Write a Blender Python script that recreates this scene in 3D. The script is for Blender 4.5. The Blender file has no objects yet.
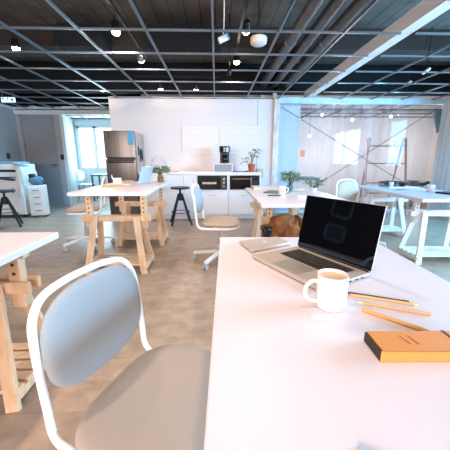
import bpy, bmesh, math, random
from mathutils import Vector, Matrix
random.seed(7)
SC = bpy.context.scene
C = SC.collection
PI = math.pi
R = math.radians

# ------------------------------------------------------------------ materials
def lin(h):
    h = h.lstrip('#')
    o = []
    for i in (0, 2, 4):
        c = int(h[i:i+2], 16) / 255
        o.append(c/12.92 if c <= .04045 else ((c+.055)/1.055)**2.4)
    return (*o, 1)

def mat(name, col, rough=.5, metal=0., var=0., vscale=(8, 8, 8), bump=0., bscale=60, spec=.5, coat=0., trans=0., ior=1.45, sheen=0.):
    m = bpy.data.materials.new(name); m.use_nodes = True
    nt = m.node_tree; b = nt.nodes['Principled BSDF']
    c = lin(col)
    b.inputs['Base Color'].default_value = c
    b.inputs['Roughness'].default_value = rough
    b.inputs['Metallic'].default_value = metal
    b.inputs['Specular IOR Level'].default_value = spec
    b.inputs['IOR'].default_value = ior
    if coat: b.inputs['Coat Weight'].default_value = coat
    if trans: b.inputs['Transmission Weight'].default_value = trans
    if sheen: b.inputs['Sheen Weight'].default_value = sheen
    tc = nt.nodes.new('ShaderNodeTexCoord')
    if var:
        mp = nt.nodes.new('ShaderNodeMapping'); mp.inputs['Scale'].default_value = vscale
        n = nt.nodes.new('ShaderNodeTexNoise'); n.inputs['Scale'].default_value = 1; n.inputs['Detail'].default_value = 5
        mx = nt.nodes.new('ShaderNodeMix'); mx.data_type = 'RGBA'
        mx.inputs['A'].default_value = tuple(max(0, v*(1-var)) for v in c[:3]) + (1,)
        mx.inputs['B'].default_value = tuple(min(1, v*(1+var)) for v in c[:3]) + (1,)
        rp = nt.nodes.new('ShaderNodeMapRange'); rp.inputs['From Min'].default_value = .3; rp.inputs['From Max'].default_value = .7
        nt.links.new(tc.outputs['Object'], mp.inputs['Vector']); nt.links.new(mp.outputs['Vector'], n.inputs['Vector'])
        nt.links.new(n.outputs['Fac'], rp.inputs['Value']); nt.links.new(rp.outputs['Result'], mx.inputs['Factor'])
        nt.links.new(mx.outputs['Result'], b.inputs['Base Color'])
    if bump:
        n2 = nt.nodes.new('ShaderNodeTexNoise'); n2.inputs['Scale'].default_value = bscale; n2.inputs['Detail'].default_value = 3
        bp = nt.nodes.new('ShaderNodeBump'); bp.inputs['Strength'].default_value = bump; bp.inputs['Distance'].default_value = .004
        nt.links.new(tc.outputs['Object'], n2.inputs['Vector']); nt.links.new(n2.outputs['Fac'], bp.inputs['Height'])
        nt.links.new(bp.outputs['Normal'], b.inputs['Normal'])
    return m

def emit(name, col, s):
    m = bpy.data.materials.new(name); m.use_nodes = True
    b = m.node_tree.nodes['Principled BSDF']
    b.inputs['Base Color'].default_value = lin(col)
    b.inputs['Emission Color'].default_value = lin(col); b.inputs['Emission Strength'].default_value = s
    return m

def glass(name, tint='#ffffff', haze=.0, gloss=.08, rough=.02, streak=False):
    m = bpy.data.materials.new(name); m.use_nodes = True
    nt = m.node_tree; nt.nodes.clear()
    out = nt.nodes.new('ShaderNodeOutputMaterial')
    t = nt.nodes.new('ShaderNodeBsdfTransparent'); t.inputs['Color'].default_value = lin(tint)
    d = nt.nodes.new('ShaderNodeBsdfTranslucent'); d.inputs['Color'].default_value = (.9, .93, 1, 1)
    d2 = nt.nodes.new('ShaderNodeBsdfDiffuse'); d2.inputs['Color'].default_value = (.9, .92, .96, 1)
    ad = nt.nodes.new('ShaderNodeMixShader'); ad.inputs[0].default_value = .5
    nt.links.new(d.outputs[0], ad.inputs[1]); nt.links.new(d2.outputs[0], ad.inputs[2])
    m1 = nt.nodes.new('ShaderNodeMixShader'); m1.inputs[0].default_value = haze
    nt.links.new(t.outputs[0], m1.inputs[1]); nt.links.new(ad.outputs[0], m1.inputs[2])
    g = nt.nodes.new('ShaderNodeBsdfGlossy'); g.inputs['Roughness'].default_value = rough
    fr = nt.nodes.new('ShaderNodeLayerWeight'); fr.inputs['Blend'].default_value = .25
    mm = nt.nodes.new('ShaderNodeMath'); mm.operation = 'MULTIPLY_ADD'
    mm.inputs[1].default_value = .2; mm.inputs[2].default_value = gloss; mm.use_clamp = True
    nt.links.new(fr.outputs['Fresnel'], mm.inputs[0])
    m2 = nt.nodes.new('ShaderNodeMixShader')
    nt.links.new(mm.outputs[0], m2.inputs[0]); nt.links.new(m1.outputs[0], m2.inputs[1]); nt.links.new(g.outputs[0], m2.inputs[2])
    if streak:
        tc = nt.nodes.new('ShaderNodeTexCoord'); mp = nt.nodes.new('ShaderNodeMapping'); mp.inputs['Scale'].default_value = (5, 1, .25)
        n = nt.nodes.new('ShaderNodeTexNoise'); n.inputs['Scale'].default_value = 1.3; n.inputs['Detail'].default_value = 6
        rp = nt.nodes.new('ShaderNodeMapRange'); rp.inputs['From Min'].default_value = .42; rp.inputs['From Max'].default_value = .75
        rp.inputs['To Min'].default_value = haze*.4; rp.inputs['To Max'].default_value = haze*2.6
        nt.links.new(tc.outputs['Object'], mp.inputs[0]); nt.links.new(mp.outputs[0], n.inputs['Vector'])
        nt.links.new(n.outputs['Fac'], rp.inputs['Value']); nt.links.new(rp.outputs[0], m1.inputs[0])
    nt.links.new(m2.outputs[0], out.inputs[0])
    return m

def floor_mat():
    m = mat('floor_planks', '#8f7b69', .42)
    nt = m.node_tree; b = nt.nodes['Principled BSDF']
    tc = nt.nodes.new('ShaderNodeTexCoord')
    mp = nt.nodes.new('ShaderNodeMapping'); mp.inputs['Rotation'].default_value = (0, 0, R(0))
    nt.links.new(tc.outputs['Object'], mp.inputs[0])
    br = nt.nodes.new('ShaderNodeTexBrick')
    br.inputs['Scale'].default_value = 1; br.inputs['Brick Width'].default_value = 1.2; br.inputs['Row Height'].default_value = .18
    br.inputs['Mortar Size'].default_value = .002; br.inputs['Bias'].default_value = 0
    br.inputs['Color1'].default_value = lin('#a68f7c'); br.inputs['Color2'].default_value = lin('#9d8673'); br.inputs['Mortar'].default_value = lin('#8c7765')
    nt.links.new(mp.outputs[0], br.inputs['Vector'])
    m2 = nt.nodes.new('ShaderNodeMapping'); m2.inputs['Scale'].default_value = (4.5, 6.5, 1)
    nt.links.new(tc.outputs['Object'], m2.inputs[0])
    n = nt.nodes.new('ShaderNodeTexNoise'); n.inputs['Scale'].default_value = 1.6; n.inputs['Detail'].default_value = 8; n.inputs['Roughness'].default_value = .65
    nt.links.new(m2.outputs[0], n.inputs['Vector'])
    rp = nt.nodes.new('ShaderNodeMapRange'); rp.inputs['From Min'].default_value = .3; rp.inputs['From Max'].default_value = .72
    rp.inputs['To Min'].default_value = .72; rp.inputs['To Max'].default_value = 1.25
    nt.links.new(n.outputs['Fac'], rp.inputs['Value'])
    mx = nt.nodes.new('ShaderNodeVectorMath'); mx.operation = 'MULTIPLY'
    nt.links.new(br.outputs['Color'], mx.inputs[0]); nt.links.new(rp.outputs[0], mx.inputs[1])
    nt.links.new(mx.outputs[0], b.inputs['Base Color'])
    return m

def slab_mat():
    m = mat('board_marked_slab', '#6a5f58', .9)
    nt = m.node_tree; b = nt.nodes['Principled BSDF']
    tc = nt.nodes.new('ShaderNodeTexCoord')
    w = nt.nodes.new('ShaderNodeTexWave'); w.wave_type = 'BANDS'; w.bands_direction = 'X'; w.wave_profile = 'SAW'
    w.inputs['Scale'].default_value = 1.6; w.inputs['Distortion'].default_value = .15
    nt.links.new(tc.outputs['Object'], w.inputs['Vector'])
    n = nt.nodes.new('ShaderNodeTexNoise'); n.inputs['Scale'].default_value = 3; n.inputs['Detail'].default_value = 7
    nt.links.new(tc.outputs['Object'], n.inputs['Vector'])
    cr = nt.nodes.new('ShaderNodeValToRGB')
    cr.color_ramp.elements[0].color = lin('#322d2a'); cr.color_ramp.elements[0].position = .0
    cr.color_ramp.elements[1].color = lin('#6b6058'); cr.color_ramp.elements[1].position = .12
    nt.links.new(w.outputs['Fac'], cr.inputs['Fac'])
    rp = nt.nodes.new('ShaderNodeMapRange'); rp.inputs['From Min'].default_value = .3; rp.inputs['From Max'].default_value = .7
    rp.inputs['To Min'].default_value = .6; rp.inputs['To Max'].default_value = 1.15
    nt.links.new(n.outputs['Fac'], rp.inputs['Value'])
    mx = nt.nodes.new('ShaderNodeVectorMath'); mx.operation = 'MULTIPLY'
    nt.links.new(cr.outputs[0], mx.inputs[0]); nt.links.new(rp.outputs[0], mx.inputs[1]); nt.links.new(mx.outputs[0], b.inputs['Base Color'])
    return m

def peg_mat():
    m = mat('pegboard_white', '#f6efec', .5)
    nt = m.node_tree; b = nt.nodes['Principled BSDF']
    tc = nt.nodes.new('ShaderNodeTexCoord')
    sc = nt.nodes.new('ShaderNodeVectorMath'); sc.operation = 'SCALE'; sc.inputs['Scale'].default_value = 1/.045
    fr = nt.nodes.new('ShaderNodeVectorMath'); fr.operation = 'FRACTION'
    sb = nt.nodes.new('ShaderNodeVectorMath'); sb.operation = 'SUBTRACT'; sb.inputs[1].default_value = (.5, 0, .5)
    ml = nt.nodes.new('ShaderNodeVectorMath'); ml.operation = 'MULTIPLY'; ml.inputs[1].default_value = (1, 0, 1)
    ln = nt.nodes.new('ShaderNodeVectorMath'); ln.operation = 'LENGTH'
    lt = nt.nodes.new('ShaderNodeMath'); lt.operation = 'LESS_THAN'; lt.inputs[1].default_value = .2
    mx = nt.nodes.new('ShaderNodeMix'); mx.data_type = 'RGBA'; mx.inputs['A'].default_value = lin('#e6dedb'); mx.inputs['B'].default_value = lin('#cbbeb8')
    for a, c in ((tc.outputs['Object'], sc.inputs[0]), (sc.outputs[0], fr.inputs[0]), (fr.outputs[0], sb.inputs[0]), (sb.outputs[0], ml.inputs[0]), (ml.outputs[0], ln.inputs[0]), (ln.outputs['Value'], lt.inputs[0]), (lt.outputs[0], mx.inputs['Factor']), (mx.outputs['Result'], b.inputs['Base Color'])):
        nt.links.new(a, c)
    return m

MT = dict(
    floor=floor_mat(), slab=slab_mat(), peg=peg_mat(),
    wall=mat('white_wall_paint', '#e2d8d6', .8, var=.02, vscale=(1, 1, 1)),
    darkwall=mat('charcoal_wall_paint', '#3a3a3e', .8),
    frameg=mat('grey_picture_frame', '#8b8c90', .5),
    greywall=mat('grey_wall_paint', '#a3a3a6', .8),
    doorgrey=mat('grey_door_paint', '#8f8f92', .6),
    trimw=mat('pale_grey_frame_paint', '#cfd3d8', .6),
    sidewall=mat('wall_blue_lit', '#dcebf0', .8),  # the side room's blue daylight is put into the wall colour
    bluepanel=mat('pale_blue_panel', '#e6eaee', .6),
    concrete=mat('pale_concrete', '#dcd8d8', .85, var=.08, vscale=(2, 2, 2), bump=.2, bscale=12),
    plenum=mat('plenum_black', '#141415', .9),  # black stands in for the unlit space above the grid
    plenum2=mat('dark_grey_beam', '#39332f', .9, var=.2, vscale=(2, 2, 2)),
    gridm=mat('galvanised_grid', '#747a82', .4, metal=.6, var=.1),
    duct=mat('dull_grey_duct', '#5d5956', .45, metal=.3, var=.15),
    acunit=mat('dark_sheet_metal', '#262628', .8, metal=0., spec=.1),
    soffit=mat('soffit_white', '#e9e1de', .7),
    steelpost=mat('galvanised_post', '#d3c8c1', .4, metal=.35, var=.22, vscale=(25, 25, 6)),
    rail=mat('pale_blue_steel_rail', '#c3dbe8', .35, metal=.2, var=.12),
    cable=mat('dark_cable', '#4a4a4e', .5, metal=.5),
    desk=mat('white_laminate', '#e0d5da', .38),
    deskedge=mat('white_edge_band', '#eceaec', .45),
    pine=mat('pine_wood', '#dcb794', .55, var=.16, vscale=(30, 30, 3)),
    pinedark=mat('tan_pine_wood', '#a9784f', .55, var=.18, vscale=(30, 30, 3)),
    pinelit=mat('pine_blown_white', '#ded9d6', .55, var=.08, vscale=(20, 20, 3)),  # pine whitened in its colour for the strong blue light on it
    hole=mat('dark_hole', '#4a3a2c', .8),
    chairw=mat('white_powder_coat', '#f3f4f6', .3),
    fabgrey=mat('fabric_blue_lit', '#959a9f', .95, var=.05, vscale=(260, 260, 260), bump=.4, bscale=700, sheen=.2),  # chair fabric with cool window light put into its colour
    fabseat=mat('fabric_warm_lit', '#a1948a', .95, var=.05, vscale=(260, 260, 260), bump=.4, bscale=700, sheen=.2),  # the same fabric with warm overhead light put into its colour
    fabbeige=mat('beige_fabric', '#b9a798', .95, var=.06, vscale=(60, 60, 60)),
    castor=mat('grey_castor', '#b9bcc0', .5),
    black=mat('black_painted_metal', '#1a1c20', .45),
    blackpl=mat('black_plastic', '#141416', .35),
    darkpl=mat('dark_grey_plastic', '#3a3c40', .5),
    steel=mat('brushed_steel', '#5a5551', .22, metal=1., var=.35, vscale=(9, 9, .3)),
    steelside=mat('grey_fridge_side', '#a79c96', .5, metal=.3),
    chrome=mat('chrome', '#d8d8d8', .12, metal=1),
    alu=mat('silver_aluminium', '#bfb0a5', .45, metal=.25),
    alulid=mat('bright_aluminium', '#cdd5dc', .35, metal=.4),
    screen=mat('glossy_black_screen', '#040406', .03, spec=.5),
    bezel=mat('black_bezel', '#0c0c0e', .2),
    keywell=mat('keyboard_well_grey', '#857b73', .5),
    key=mat('black_key', '#16130f', .5),
    trackpad=mat('trackpad_grey', '#b7aca3', .3, metal=.4),
    ceramic=mat('white_ceramic', '#ded8d7', .18, coat=.4),
    coffee=mat('milky_tea', '#e6c4a6', .25),
    cover=mat('orange_leatherette', '#d98f48', .55, bump=.15, bscale=400),
    spine=mat('dark_brown_elastic', '#3d2e28', .7),
    paper=mat('cream_paper', '#efe4d2', .8),
    scoring=mat('dark_red_stitch', '#8a4a2e', .7),
    pencildark=mat('dark_graphite_pencil', '#4a4038', .5),
    pencilwood=mat('natural_wood_pencil', '#d9a672', .5),
    pencilor=mat('orange_yellow_pencil', '#dfa062', .45),
    lead=mat('graphite', '#2a2a2c', .4),
    tip=mat('pale_sharpened_wood', '#ecd0ac', .7),
    slate=mat('pale_blue_grey_card', '#a9b8cc', .6),
    cab=mat('white_cabinet_lacquer', '#f3eeee', .4),
    cabin=mat('dark_niche', '#2b2725', .7),
    handle=mat('pale_metal_handle', '#c8c4c4', .3, metal=.5),
    oven=mat('black_oven_glass', '#1a1614', .12),
    ovenband=mat('reflective_grey_band', '#a79888', .25, metal=.4),
    terracotta=mat('terracotta', '#b4593a', .8),
    soil=mat('soil', '#3a2a20', .9),
    leaf=mat('green_leaf', '#71906c', .6, var=.25, vscale=(30, 30, 30)),
    leafdry=mat('olive_leaf', '#8f8a5a', .7, var=.2, vscale=(30, 30, 30)),
    stem=mat('brown_stem', '#6b5538', .8),
    gold=mat('bronze_cone', '#9a7350', .4, metal=.3, var=.3, vscale=(60, 60, 60)),
    clear=glass('clear_glass', '#fdfeff', .005, .006),
    film=glass('clear_partition_film', '#f6f9fc', .07, .012, .05, streak=True),
    tan=mat('tan_suede', '#86552e', .9, var=.4, vscale=(9, 9, 9), bump=.5, bscale=30),
    tandark=mat('brown_suede', '#6b4022', .85, var=.25, vscale=(12, 12, 12)),
    teal=mat('teal_cover', '#5f8483', .7),
    kraft=mat('kraft_card', '#d8b48f', .8),
    copier=mat('warm_white_copier_plastic', '#dcdad6', .5),
    copierd=mat('grey_copier_plastic', '#8e9498', .5),
    bluecloth=mat('dusty_blue_plastic', '#56788a', .6),
    rack=mat('reddish_wood', '#a86236', .6, var=.15, vscale=(20, 20, 4)),
    pennant=mat('white_pennant', '#f2f4f6', .8),
    label=mat('blue_energy_label', '#58a3c4', .6),
    lamp=emit('warm_lamp', '#ffd9a8', 30),
    lampc=emit('neutral_lamp', '#fff2e2', 12),
    sign=emit('lit_sign', '#d8f2ff', 1.1),
    signmark=mat('blue_sign_mark', '#5f95b0', .6),
    day=emit('daylight_pane', '#f4f7ff', 1.1),
    emwhite=mat('white_housing', '#efe9e6', .5),
    bluemark=mat('blue_sticker', '#4b9bd6', .5),
    darktable=mat('blue_grey_table', '#46606e', .5),
)

# ------------------------------------------------------------------ mesh helpers
def smooth_path(pts, closed=False, sub=6):
    P = [Vector(p) for p in pts]; n = len(P); out = []
    rng = range(n) if closed else range(n-1)
    for i in rng:
        if closed: a, b, c, d = P[(i-1) % n], P[i], P[(i+1) % n], P[(i+2) % n]
        else: a, b, c, d = P[max(i-1, 0)], P[i], P[i+1], P[min(i+2, n-1)]
        for k in range(sub):
            t = k/sub
            out.append(.5*((2*b) + (c-a)*t + (2*a-5*b+4*c-d)*t*t + (3*b-a-3*c+d)*t**3))
    if not closed: out.append(P[-1])
    return out

class M:
    def __init__(s): s.bm = bmesh.new()
    def box(s, c, d, rot=None, at=None):
        x = bmesh.ops.create_cube(s.bm, size=1)['verts']
        mt = Matrix.Translation(Vector(c)) @ (rot or Matrix.Identity(4)) @ Matrix.Diagonal((*d, 1))
        bmesh.ops.transform(s.bm, matrix=mt, verts=x); return s
    def b2(s, a, b):
        return s.box([(a[i]+b[i])/2 for i in range(3)], [abs(b[i]-a[i]) for i in range(3)])
    def bar(s, p, q, w, t, side=(1, 0, 0)):
        p, q = Vector(p), Vector(q); z = (q-p).normalized(); x = Vector(side); x = (x - z*x.dot(z)).normalized(); y = z.cross(x)
        rt = Matrix((x, y, z)).transposed().to_4x4()
        return s.box((p+q)/2, (w, t, (q-p).length), rt)
    def tube(s, pts, r, n=10, closed=False, cap=True):
        P = [Vector(p) for p in pts]; N = len(P); rings = []; prev = None
        for i in range(N):
            if closed: d = P[(i+1) % N]-P[i-1]
            else: d = P[min(i+1, N-1)]-P[max(i-1, 0)]
            d.normalize()
            if prev is None:
                up = Vector((0, 0, 1)) if abs(d.z) < .9 else Vector((1, 0, 0))
                x = d.cross(up).normalized()
            else: x = (prev - d*prev.dot(d)).normalized()
            prev = x; y = d.cross(x)
            rr = r[i] if isinstance(r, (list, tuple)) else r
            rings.append([s.bm.verts.new(P[i]+(x*math.cos(2*PI*k/n)+y*math.sin(2*PI*k/n))*rr) for k in range(n)])
        m = N if closed else N-1
        for i in range(m):
            a, b = rings[i], rings[(i+1) % N]
            off = 0
            if closed and i == N-1:
                off = min(range(n), key=lambda o: sum((a[k].co-b[(k+o) % n].co).length for k in range(n)))
            for k in range(n):
                s.bm.faces.new((a[k], a[(k+1) % n], b[(k+1+off) % n], b[(k+off) % n]))
        if cap and not closed:
            s.bm.faces.new(rings[0][::-1]); s.bm.faces.new(rings[-1])
        return s
    def lathe(s, prof, c=(0, 0, 0), n=28, cap=False, mtx=None):
        rings = []; c = Vector(c)
        for r, z in prof:
            ring = []
            for k in range(n):
                v = Vector((max(r, 1e-5)*math.cos(2*PI*k/n), max(r, 1e-5)*math.sin(2*PI*k/n), z))
                if mtx: v = mtx @ v
                ring.append(s.bm.verts.new(v+c))
            rings.append(ring)
        for a, b in zip(rings, rings[1:]):
            for k in range(n): s.bm.faces.new((a[k], a[(k+1) % n], b[(k+1) % n], b[k]))
        if prof[0][0] > 1e-4: s.bm.faces.new(rings[0][::-1])
        if prof[-1][0] > 1e-4: s.bm.faces.new(rings[-1])
        return s
    def prism(s, poly, z0, z1, mtx=None):
        lo = [Vector((x, y, z0)) for x, y in poly]; hi = [Vector((x, y, z1)) for x, y in poly]
        if mtx: lo = [mtx @ v for v in lo]; hi = [mtx @ v for v in hi]
        a = [s.bm.verts.new(v) for v in lo]; b = [s.bm.verts.new(v) for v in hi]; n = len(poly)
        s.bm.faces.new(a[::-1]); s.bm.faces.new(b)
        for k in range(n): s.bm.faces.new((a[k], a[(k+1) % n], b[(k+1) % n], b[k]))
        return s
    def pad(s, w, d, t, fn=None, p=3.2, n=44, dome=.35):
        # soft superellipse cushion lying in xy, thickness t
        def ring(sc, z):
            o = []
            for k in range(n):
                a = 2*PI*k/n; ca, sa = math.cos(a), math.sin(a)
                v = Vector((math.copysign(abs(ca)**(2/p), ca)*d/2*sc, math.copysign(abs(sa)**(2/p), sa)*w/2*sc, z))
                o.append(s.bm.verts.new(fn(v) if fn else v))
            return o
        prof = [(.02, t/2), (.3, t/2*.99), (.6, t/2*.96), (.8, t/2*.9), (.92, t/2*.72), (.98, t/2*.4), (1, 0), (.98, -t/2*.4), (.92, -t/2*.75), (.8, -t/2*.92), (.5, -t/2), (.02, -t/2)]
        rs = [ring(*q) for q in prof]
        for a, b in zip(rs, rs[1:]):
            for k in range(n): s.bm.faces.new((a[k], b[k], b[(k+1) % n], a[(k+1) % n]))
        s.bm.faces.new(rs[0]); s.bm.faces.new(rs[-1][::-1])
        return s
    def leaf(s, p, d, L, W, roll=0):
        d = Vector(d).normalized(); up = Vector((0, 0, 1)); x = d.cross(up)
        x = x.normalized() if x.length > .01 else Vector((1, 0, 0)); x = Matrix.Rotation(roll, 3, d) @ x; nrm = x.cross(d)
        p = Vector(p)
        pts = [(0, 0, 0), (.35, .5, .06), (.7, .38, .03), (1, 0, -.08), (.7, -.38, .03), (.35, -.5, .06)]
        v = [s.bm.verts.new(p+d*(a*L)+x*(b*W)+nrm*(c*L)) for a, b, c in pts]
        m1 = s.bm.verts.new(p+d*(.5*L)-nrm*(.02*L))
        for k in range(6): s.bm.faces.new((v[k], v[(k+1) % 6], m1))
        return s
    def build(s, name, m, parent=None, smooth=False, bevel=0, loc=None, rotz=0, seg=2):
        bmesh.ops.recalc_face_normals(s.bm, faces=s.bm.faces)
        me = bpy.data.meshes.new(name); s.bm.to_mesh(me); s.bm.free()
        if isinstance(m, str): m = MT[m]
        me.materials.append(m)
        if smooth:
            for f in me.polygons: f.use_smooth = True
        o = bpy.data.objects.new(name, me); C.objects.link(o)
        if parent: o.parent = parent
        if loc is not None: o.location = loc
        o.rotation_euler.z = rotz
        if bevel:
            bv = o.modifiers.new('bevel', 'BEVEL'); bv.width = bevel; bv.segments = seg; bv.limit_method = 'ANGLE'; bv.angle_limit = R(40)
        if smooth == 'auto':
            me.set_sharp_from_angle(angle=R(35))
        return o

def tag(o, label, cat, group=None):
    o['label'] = label; o['category'] = cat
    if group: o['group'] = group
    return o
def thing(name, label, cat, loc=(0, 0, 0), rotz=0, group=None):
    o = bpy.data.objects.new(name, None); C.objects.link(o); o.empty_display_size = .1
    o.location = loc; o.rotation_euler.z = rotz
    return tag(o, label, cat, group)
def struct(o):
    o['kind'] = 'structure'; return o
def lab(o, t):
    o['label'] = t; return o

# ------------------------------------------------------------------ setting
GZ = 2.345      # underside of the ceiling grid
SL = 3.0        # concrete slab
XL, XR, YB = -4.75, 4.8, -2.6
struct(M().b2((XL-.1, YB-.1, -.1), (8.4, 11.2, 0)).build('floor', 'floor'))
struct(M().b2((XL-.1, YB-.1, SL), (8.4, 11.2, SL+.15)).build('ceiling', 'slab'))
# downstand beam of the slab, then a black sheet for the dark plenum
struct(M().b2((XL, 4.55, 2.72), (8.3, 5.0, SL)).build('trim_1', 'plenum2'))
struct(M().b2((XL, 6.12, GZ+.11), (8.3, 6.3, SL)).build('trim_2', 'plenum'))
# kitchen wall, with a seam and a narrower panel at its right end
struct(M().b2((-2.11, 6.0, 0), (.845, 6.12, GZ)).b2((.852, 6.0, 0), (1.17, 6.12, GZ)).build('wall_kitchen', 'wall'))
# steel post
struct(M().b2((1.17, 5.95, 0), (1.29, 6.07, GZ)).build('trim_3', 'steelpost', bevel=.004))
# left corridor: wall, door wall with doorway
struct(M().b2((XL-.1, 5.0, 0), (XL, 7.2, 2.28)).build('wall_left', 'greywall'))
struct(M().b2((XL-.1, YB, 0), (XL, 5.0, SL)).build('wall_left_office', 'darkwall'))
struct(M().b2((XL-.1, 5.0, 2.28), (XL+.03, 7.2, GZ)).b2((XL, 7.17, 2.28), (-2.2, 7.3, GZ)).b2((XL, 7.17, 2.18), (-2.2, 7.3, 2.3)).build('trim_4', 'trimw'))
w = M().b2((XL, 7.2, 0), (-4.66, 7.3, 2.2)).b2((-3.86, 7.2, 0), (-3.66, 7.3, 2.2)).b2((-2.1, 7.2, 0), (1.17, 7.3, 2.3))
struct(w.build('wall_far', 'greywall'))
d1 = struct(M().b2((-4.64, 7.22, .01), (-3.88, 7.27, 2.16)).build('door_1', 'doorgrey'))
M().b2((-4.06, 7.18, 1.0), (-3.93, 7.2, 1.02)).b2((-3.95, 7.18, 1.0), (-3.93, 7.22, 1.02)).build('door_handle', 'darkpl', d1, bevel=.003)
M().b2((-4.66, 7.19, 0), (-4.63, 7.29, 2.18)).b2((-3.89, 7.19, 0), (-3.86, 7.29, 2.18)).b2((-4.66, 7.19, 2.15), (-3.86, 7.29, 2.18)).build('door_frame', 'copierd', d1)
d2 = struct(M().b2((-3.72, 7.18, 0), (-3.64, 7.32, 2.2)).b2((-2.2, 7.18, 0), (-2.12, 7.32, 2.2)).build('door_2', 'trimw'))
# side room beyond the doorway
struct(M().b2((-4.45, 7.3, 0), (-4.35, 9.3, 2.4)).b2((-1.9, 7.3, 0), (-1.8, 9.3, 2.4)).build('wall_sideroom', 'sidewall'))
w = M().b2((-4.45, 9.2, 0), (-1.8, 9.3, .86)).b2((-4.45, 9.2, 2.14), (-1.8, 9.3, GZ+.05)).b2((-4.45, 9.2, .86), (-4.28, 9.3, 2.14)).b2((-2.3, 9.2, .86), (-1.8, 9.3, 2.14))
struct(w.build('wall_sideroom_window', 'sidewall'))
w1 = struct(M().b2((-4.28, 9.18, .86), (-4.2, 9.28, 2.14)).b2((-3.79, 9.18, .86), (-3.69, 9.28, 2.14)).b2((-3.1, 9.18, .86), (-3.02, 9.28, 2.14)).b2((-4.28, 9.17, .84), (-2.3, 9.28, .9)).b2((-4.28, 9.18, 2.08), (-2.3, 9.28, 2.14)).b2((-2.36, 9.18, .86), (-2.3, 9.28, 2.14)).build('window_1', 'bluepanel'))
M().b2((-4.2, 9.24, .9), (-2.36, 9.25, 2.08)).build('window_pane', 'clear', w1)
# room behind the clear partition
w = M().b2((1.17, 8.6, 0), (8.3, 8.7, SL)).b2((.95, 6.3, 0), (1.2, 8.6, SL)).b2((1.17, 6.12, 0), (1.25, 6.3, SL))
struct(w.build('wall_backroom', 'concrete'))
struct(M().b2((1.25, 6.28, 0), (1.80, 6.34, 2.3)).build('trim_5', 'bluepanel'))
# clear partition: rail, sill and panes
w2 = struct(M().b2((1.29, 5.96, 2.235), (4.9, 6.06, GZ+.005)).b2((1.29, 5.97, 0), (4.9, 6.05, .06)).build('window_2', 'rail', bevel=.004))
xs = [1.29, 1.70, 2.37, 3.05, 3.75, 4.55]
for a, b in zip(xs, xs[1:]):
    M().b2((a+.004, 6.006, .06), (b-.004, 6.012, 2.235)).build('window_pane', 'film', w2)
for x in xs[1:-1]:
    M().b2((x-.006, 6.0, .06), (x+.006, 6.016, 2.235)).build('window_joint', 'clear', w2)
# right wall of the open office: pale strips then windows beside the desks
w = M()
x = 4.56
for k in range(6):
    w.b2((x+.015*k, 5.1+.15*k, 0), (x+.015*k+.05, 5.22+.15*k, 2.3))
struct(w.build('wall_right_panel', 'trimw'))
w = M().b2((XR, YB, 0), (XR+.1, 6.0, .93)).b2((XR, YB, 2.2), (XR+.1, 6.0, SL)).b2((XR, 5.1, .93), (XR+.1, 6.0, 2.2)).b2((XR, 2.4, .93), (XR+.1, 3.7, 2.2)).b2((XR, YB, .93), (XR+.1, -.15, 2.2))
struct(w.build('wall_right', 'wall'))
struct(M().b2((XR+.02, -.15, .93), (XR+.08, -.09, 2.2)).b2((XR+.02, 1.10, .93), (XR+.08, 1.16, 2.2)).b2((XR+.02, 2.34, .93), (XR+.08, 2.4, 2.2)).b2((XR+.02, -.15, 2.14), (XR+.08, 2.4, 2.2)).b2((XR+.02, -.15, .93), (XR+.08, 2.4, .99)).build('window_3', 'trimw'))
struct(M().b2((XR+.02, 3.7, .93), (XR+.08, 3.76, 2.2)).b2((XR+.02, 5.04, .93), (XR+.08, 5.1, 2.2)).b2((XR+.02, 3.7, 2.14), (XR+.08, 5.1, 2.2)).b2((XR+.02, 3.7, .93), (XR+.08, 5.1, .99)).build('window_4', 'trimw'))
w = M().b2((XL, YB-.1, 0), (XR, YB, .85)).b2((XL, YB-.1, 2.25), (XR, YB, SL)).b2((XL, YB-.1, .85), (-4.2, YB, 2.25)).b2((1.1, YB-.1, .85), (XR, YB, 2.25))
struct(w.build('wall_rear', 'wall'))
struct(M().b2((-2.6, YB-.08, .85), (-2.53, YB-.02, 2.25)).b2((-.8, YB-.08, .85), (-.73, YB-.02, 2.25)).build('window_5', 'trimw'))
struct(M().b2((8.3, 6.0, 0), (8.4, 8.7, SL)).b2((XR+.1, 5.9, 0), (8.3, 6.0, SL)).build('wall_backroom_side', 'concrete'))
struct(M().b2((XL, 7.32, GZ+.04), (-1.8, 7.38, SL)).b2((XL-.1, 5.0, GZ), (XL, 9.4, SL)).b2((-2.2, 6.3, GZ+.04), (-2.12, 7.32, SL)).build('plenum_light_block', 'plenum'))  # added black walls that block light leaking above the grid
struct(M().b2((-2.11, 5.985, 0), (1.17, 6.0, .08)).build('baseboard_kitchen', 'wall'))
# the white boxed soffit between the two ceiling fields
struct(M().b2((1.80, YB, GZ-.005), (1.93, 6.12, GZ+.135)).build('trim_6', 'soffit', bevel=.003))

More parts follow.
